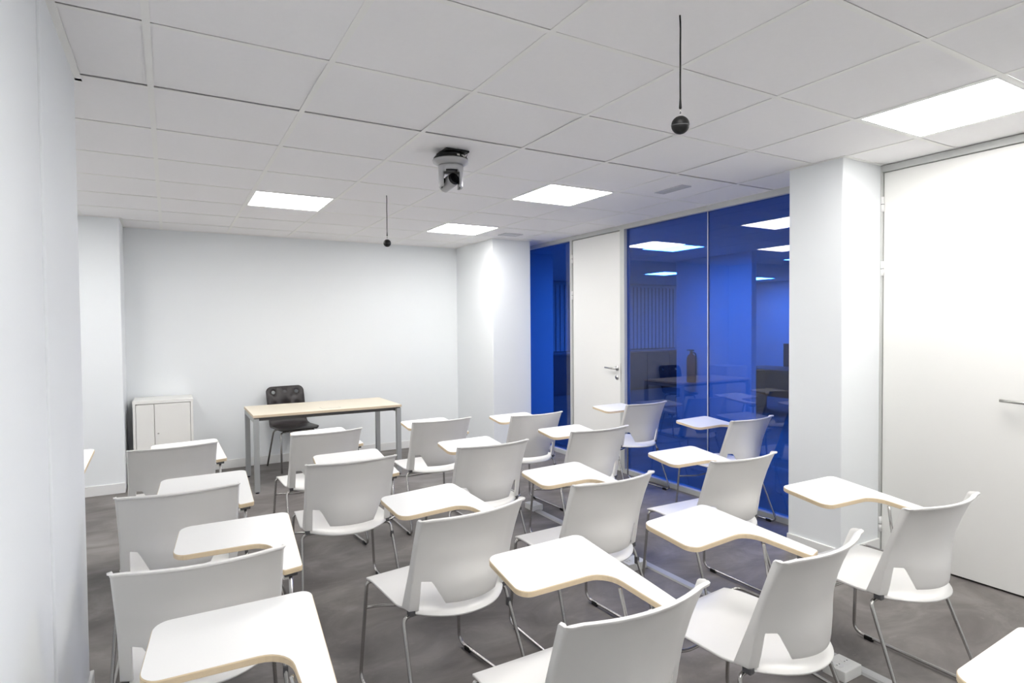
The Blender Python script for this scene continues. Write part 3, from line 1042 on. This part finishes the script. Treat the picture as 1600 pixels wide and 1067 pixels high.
# ------------------------------------------------------------------ office seen through the blue glass
OZ = 2.50
struct(box('ceiling_office', (4.14, -2.0, OZ), (12.6, 9.2, OZ + 0.1), CEIL))
struct(box('wall_office_right', (12.4, -2.0, 0), (12.5, 9.2, OZ), WALL))
struct(box('wall_office_far', (4.14, 8.2, 0), (12.4, 8.3, OZ), WALL))
struct(box('wall_office_near', (4.08, -2.1, 0), (12.5, -2.0, OZ), WALL))
struct(box('wall_office_side', (4.66, YB + 0.12, 0), (4.76, 8.2, OZ), WALL))
struct(box('wall_office_column', (7.0, 2.52, 0), (7.10, 3.92, OZ), WALL, bevel=0.004))
struct(box('window_4', (7.2, 8.185, 0.9), (11.3, 8.2, 2.45), NIGHT), 'dark office window behind vertical blinds')
for (x, y), lb in zip(((8.1, 5.3), (10.9, 5.4), (8.3, 2.4), (5.42, 2.42), (5.6, 0.2), (9.2, 0.2)),
                      ('lit LED panel seen through the blue glass, left of the office column', 'lit LED panel seen through the blue glass, right of the office column',
                       'lit LED panel beyond the blue glass at the near column edge', 'lit LED panel seen through the blue glass just beyond the far door',
                       'lit office LED panel hidden behind the near column', 'lit office LED panel hidden far behind the near column')):
    ceiling_light(x, y, lb, 'LED panels of the office ceiling', OZ - 0.012, DIFF2)
bl = thing('vertical_blind', 'pale vertical blind over the office window, seen through blue glass', 'blind', (9.25, 8.12, 0))
box('head_rail', (7.2, 8.09, 2.42), (11.3, 8.13, 2.46), TBAR, bl)
for k in range(34):
    b = bmesh.new()
    bm_box(b, (-.062, -.0015, .92), (.062, .0015, 2.42))
    bmesh.ops.rotate(b, cent=(0, 0, 0), matrix=Matrix.Rotation(0.22, 3, 'Z'), verts=b.verts)
    o = from_bm('slat', b, SLAT, bl)
    o.location = (7.26 + k * .12 - 9.25, 0, 0)
sb = thing('sideboard', 'long dark low sideboard under the office blinds, seen through blue glass', 'sideboard', (9.0, 7.72, 0))
box('carcass', (6.9, 7.50, 0.04), (11.1, 7.95, 0.84), DARKFURN, sb, bevel=0.004)
box('top_panel', (6.88, 7.48, 0.84), (11.12, 7.96, 0.87), DARKFURN, sb, bevel=0.003)
box('plinth', (6.95, 7.54, 0.0), (11.05, 7.92, 0.04), BLACKPL, sb)
for k in range(6):
    d_ = box('door', (6.92 + k * .695, 7.484, 0.06), (6.92 + k * .695 + .685, 7.50, 0.83), DARKFURN, sb, bevel=0.002)
dk = thing('office_desk', 'dark office desk with a screen panel, dimly seen through the blue glass', 'desk', (9.3, 3.1, 0))
box('desk_top', (8.6, 2.2, 0.72), (9.4, 4.1, 0.75), DARKFURN, dk, bevel=0.003)
box('privacy_screen', (9.42, 2.1, 0.4), (9.46, 3.75, 1.15), DARKFURN, dk, bevel=0.003)
box('side_panel', (8.65, 2.22, 0), (9.38, 2.25, 0.72), DARKFURN, dk)
box('side_panel', (8.65, 4.05, 0), (9.38, 4.08, 0.72), DARKFURN, dk)
box('modesty_panel', (9.34, 2.25, 0.2), (9.37, 4.05, 0.72), DARKFURN, dk)
fe = thing('fire_extinguisher', 'red fire extinguisher on the office column behind the blue glass', 'fire extinguisher', (6.925, 3.54, 0.62))
lathe('cylinder', [(0, 0), (0.065, 0), (0.07, 0.01), (0.07, 0.36), (0.05, 0.41), (0.022, 0.43), (0.022, 0.45), (0, 0.45)], RED, fe, 24)
lathe('valve', [(0, 0.45), (0.018, 0.45), (0.018, 0.48), (0, 0.48)], BLACKPL, fe, 12)
box('lever_grip', (6.91, 3.50, 1.10), (6.94, 3.62, 1.115), BLACKPL, fe)
tube('hose', fillet_path([(0, -.02, .46), (0, -.09, .44), (0, -.092, .12)], .03), .01, BLACKPL, fe, 8)
box('wall_bracket', (6.99, 3.52, 0.9), (7.0, 3.56, 1.0), STEEL, fe)
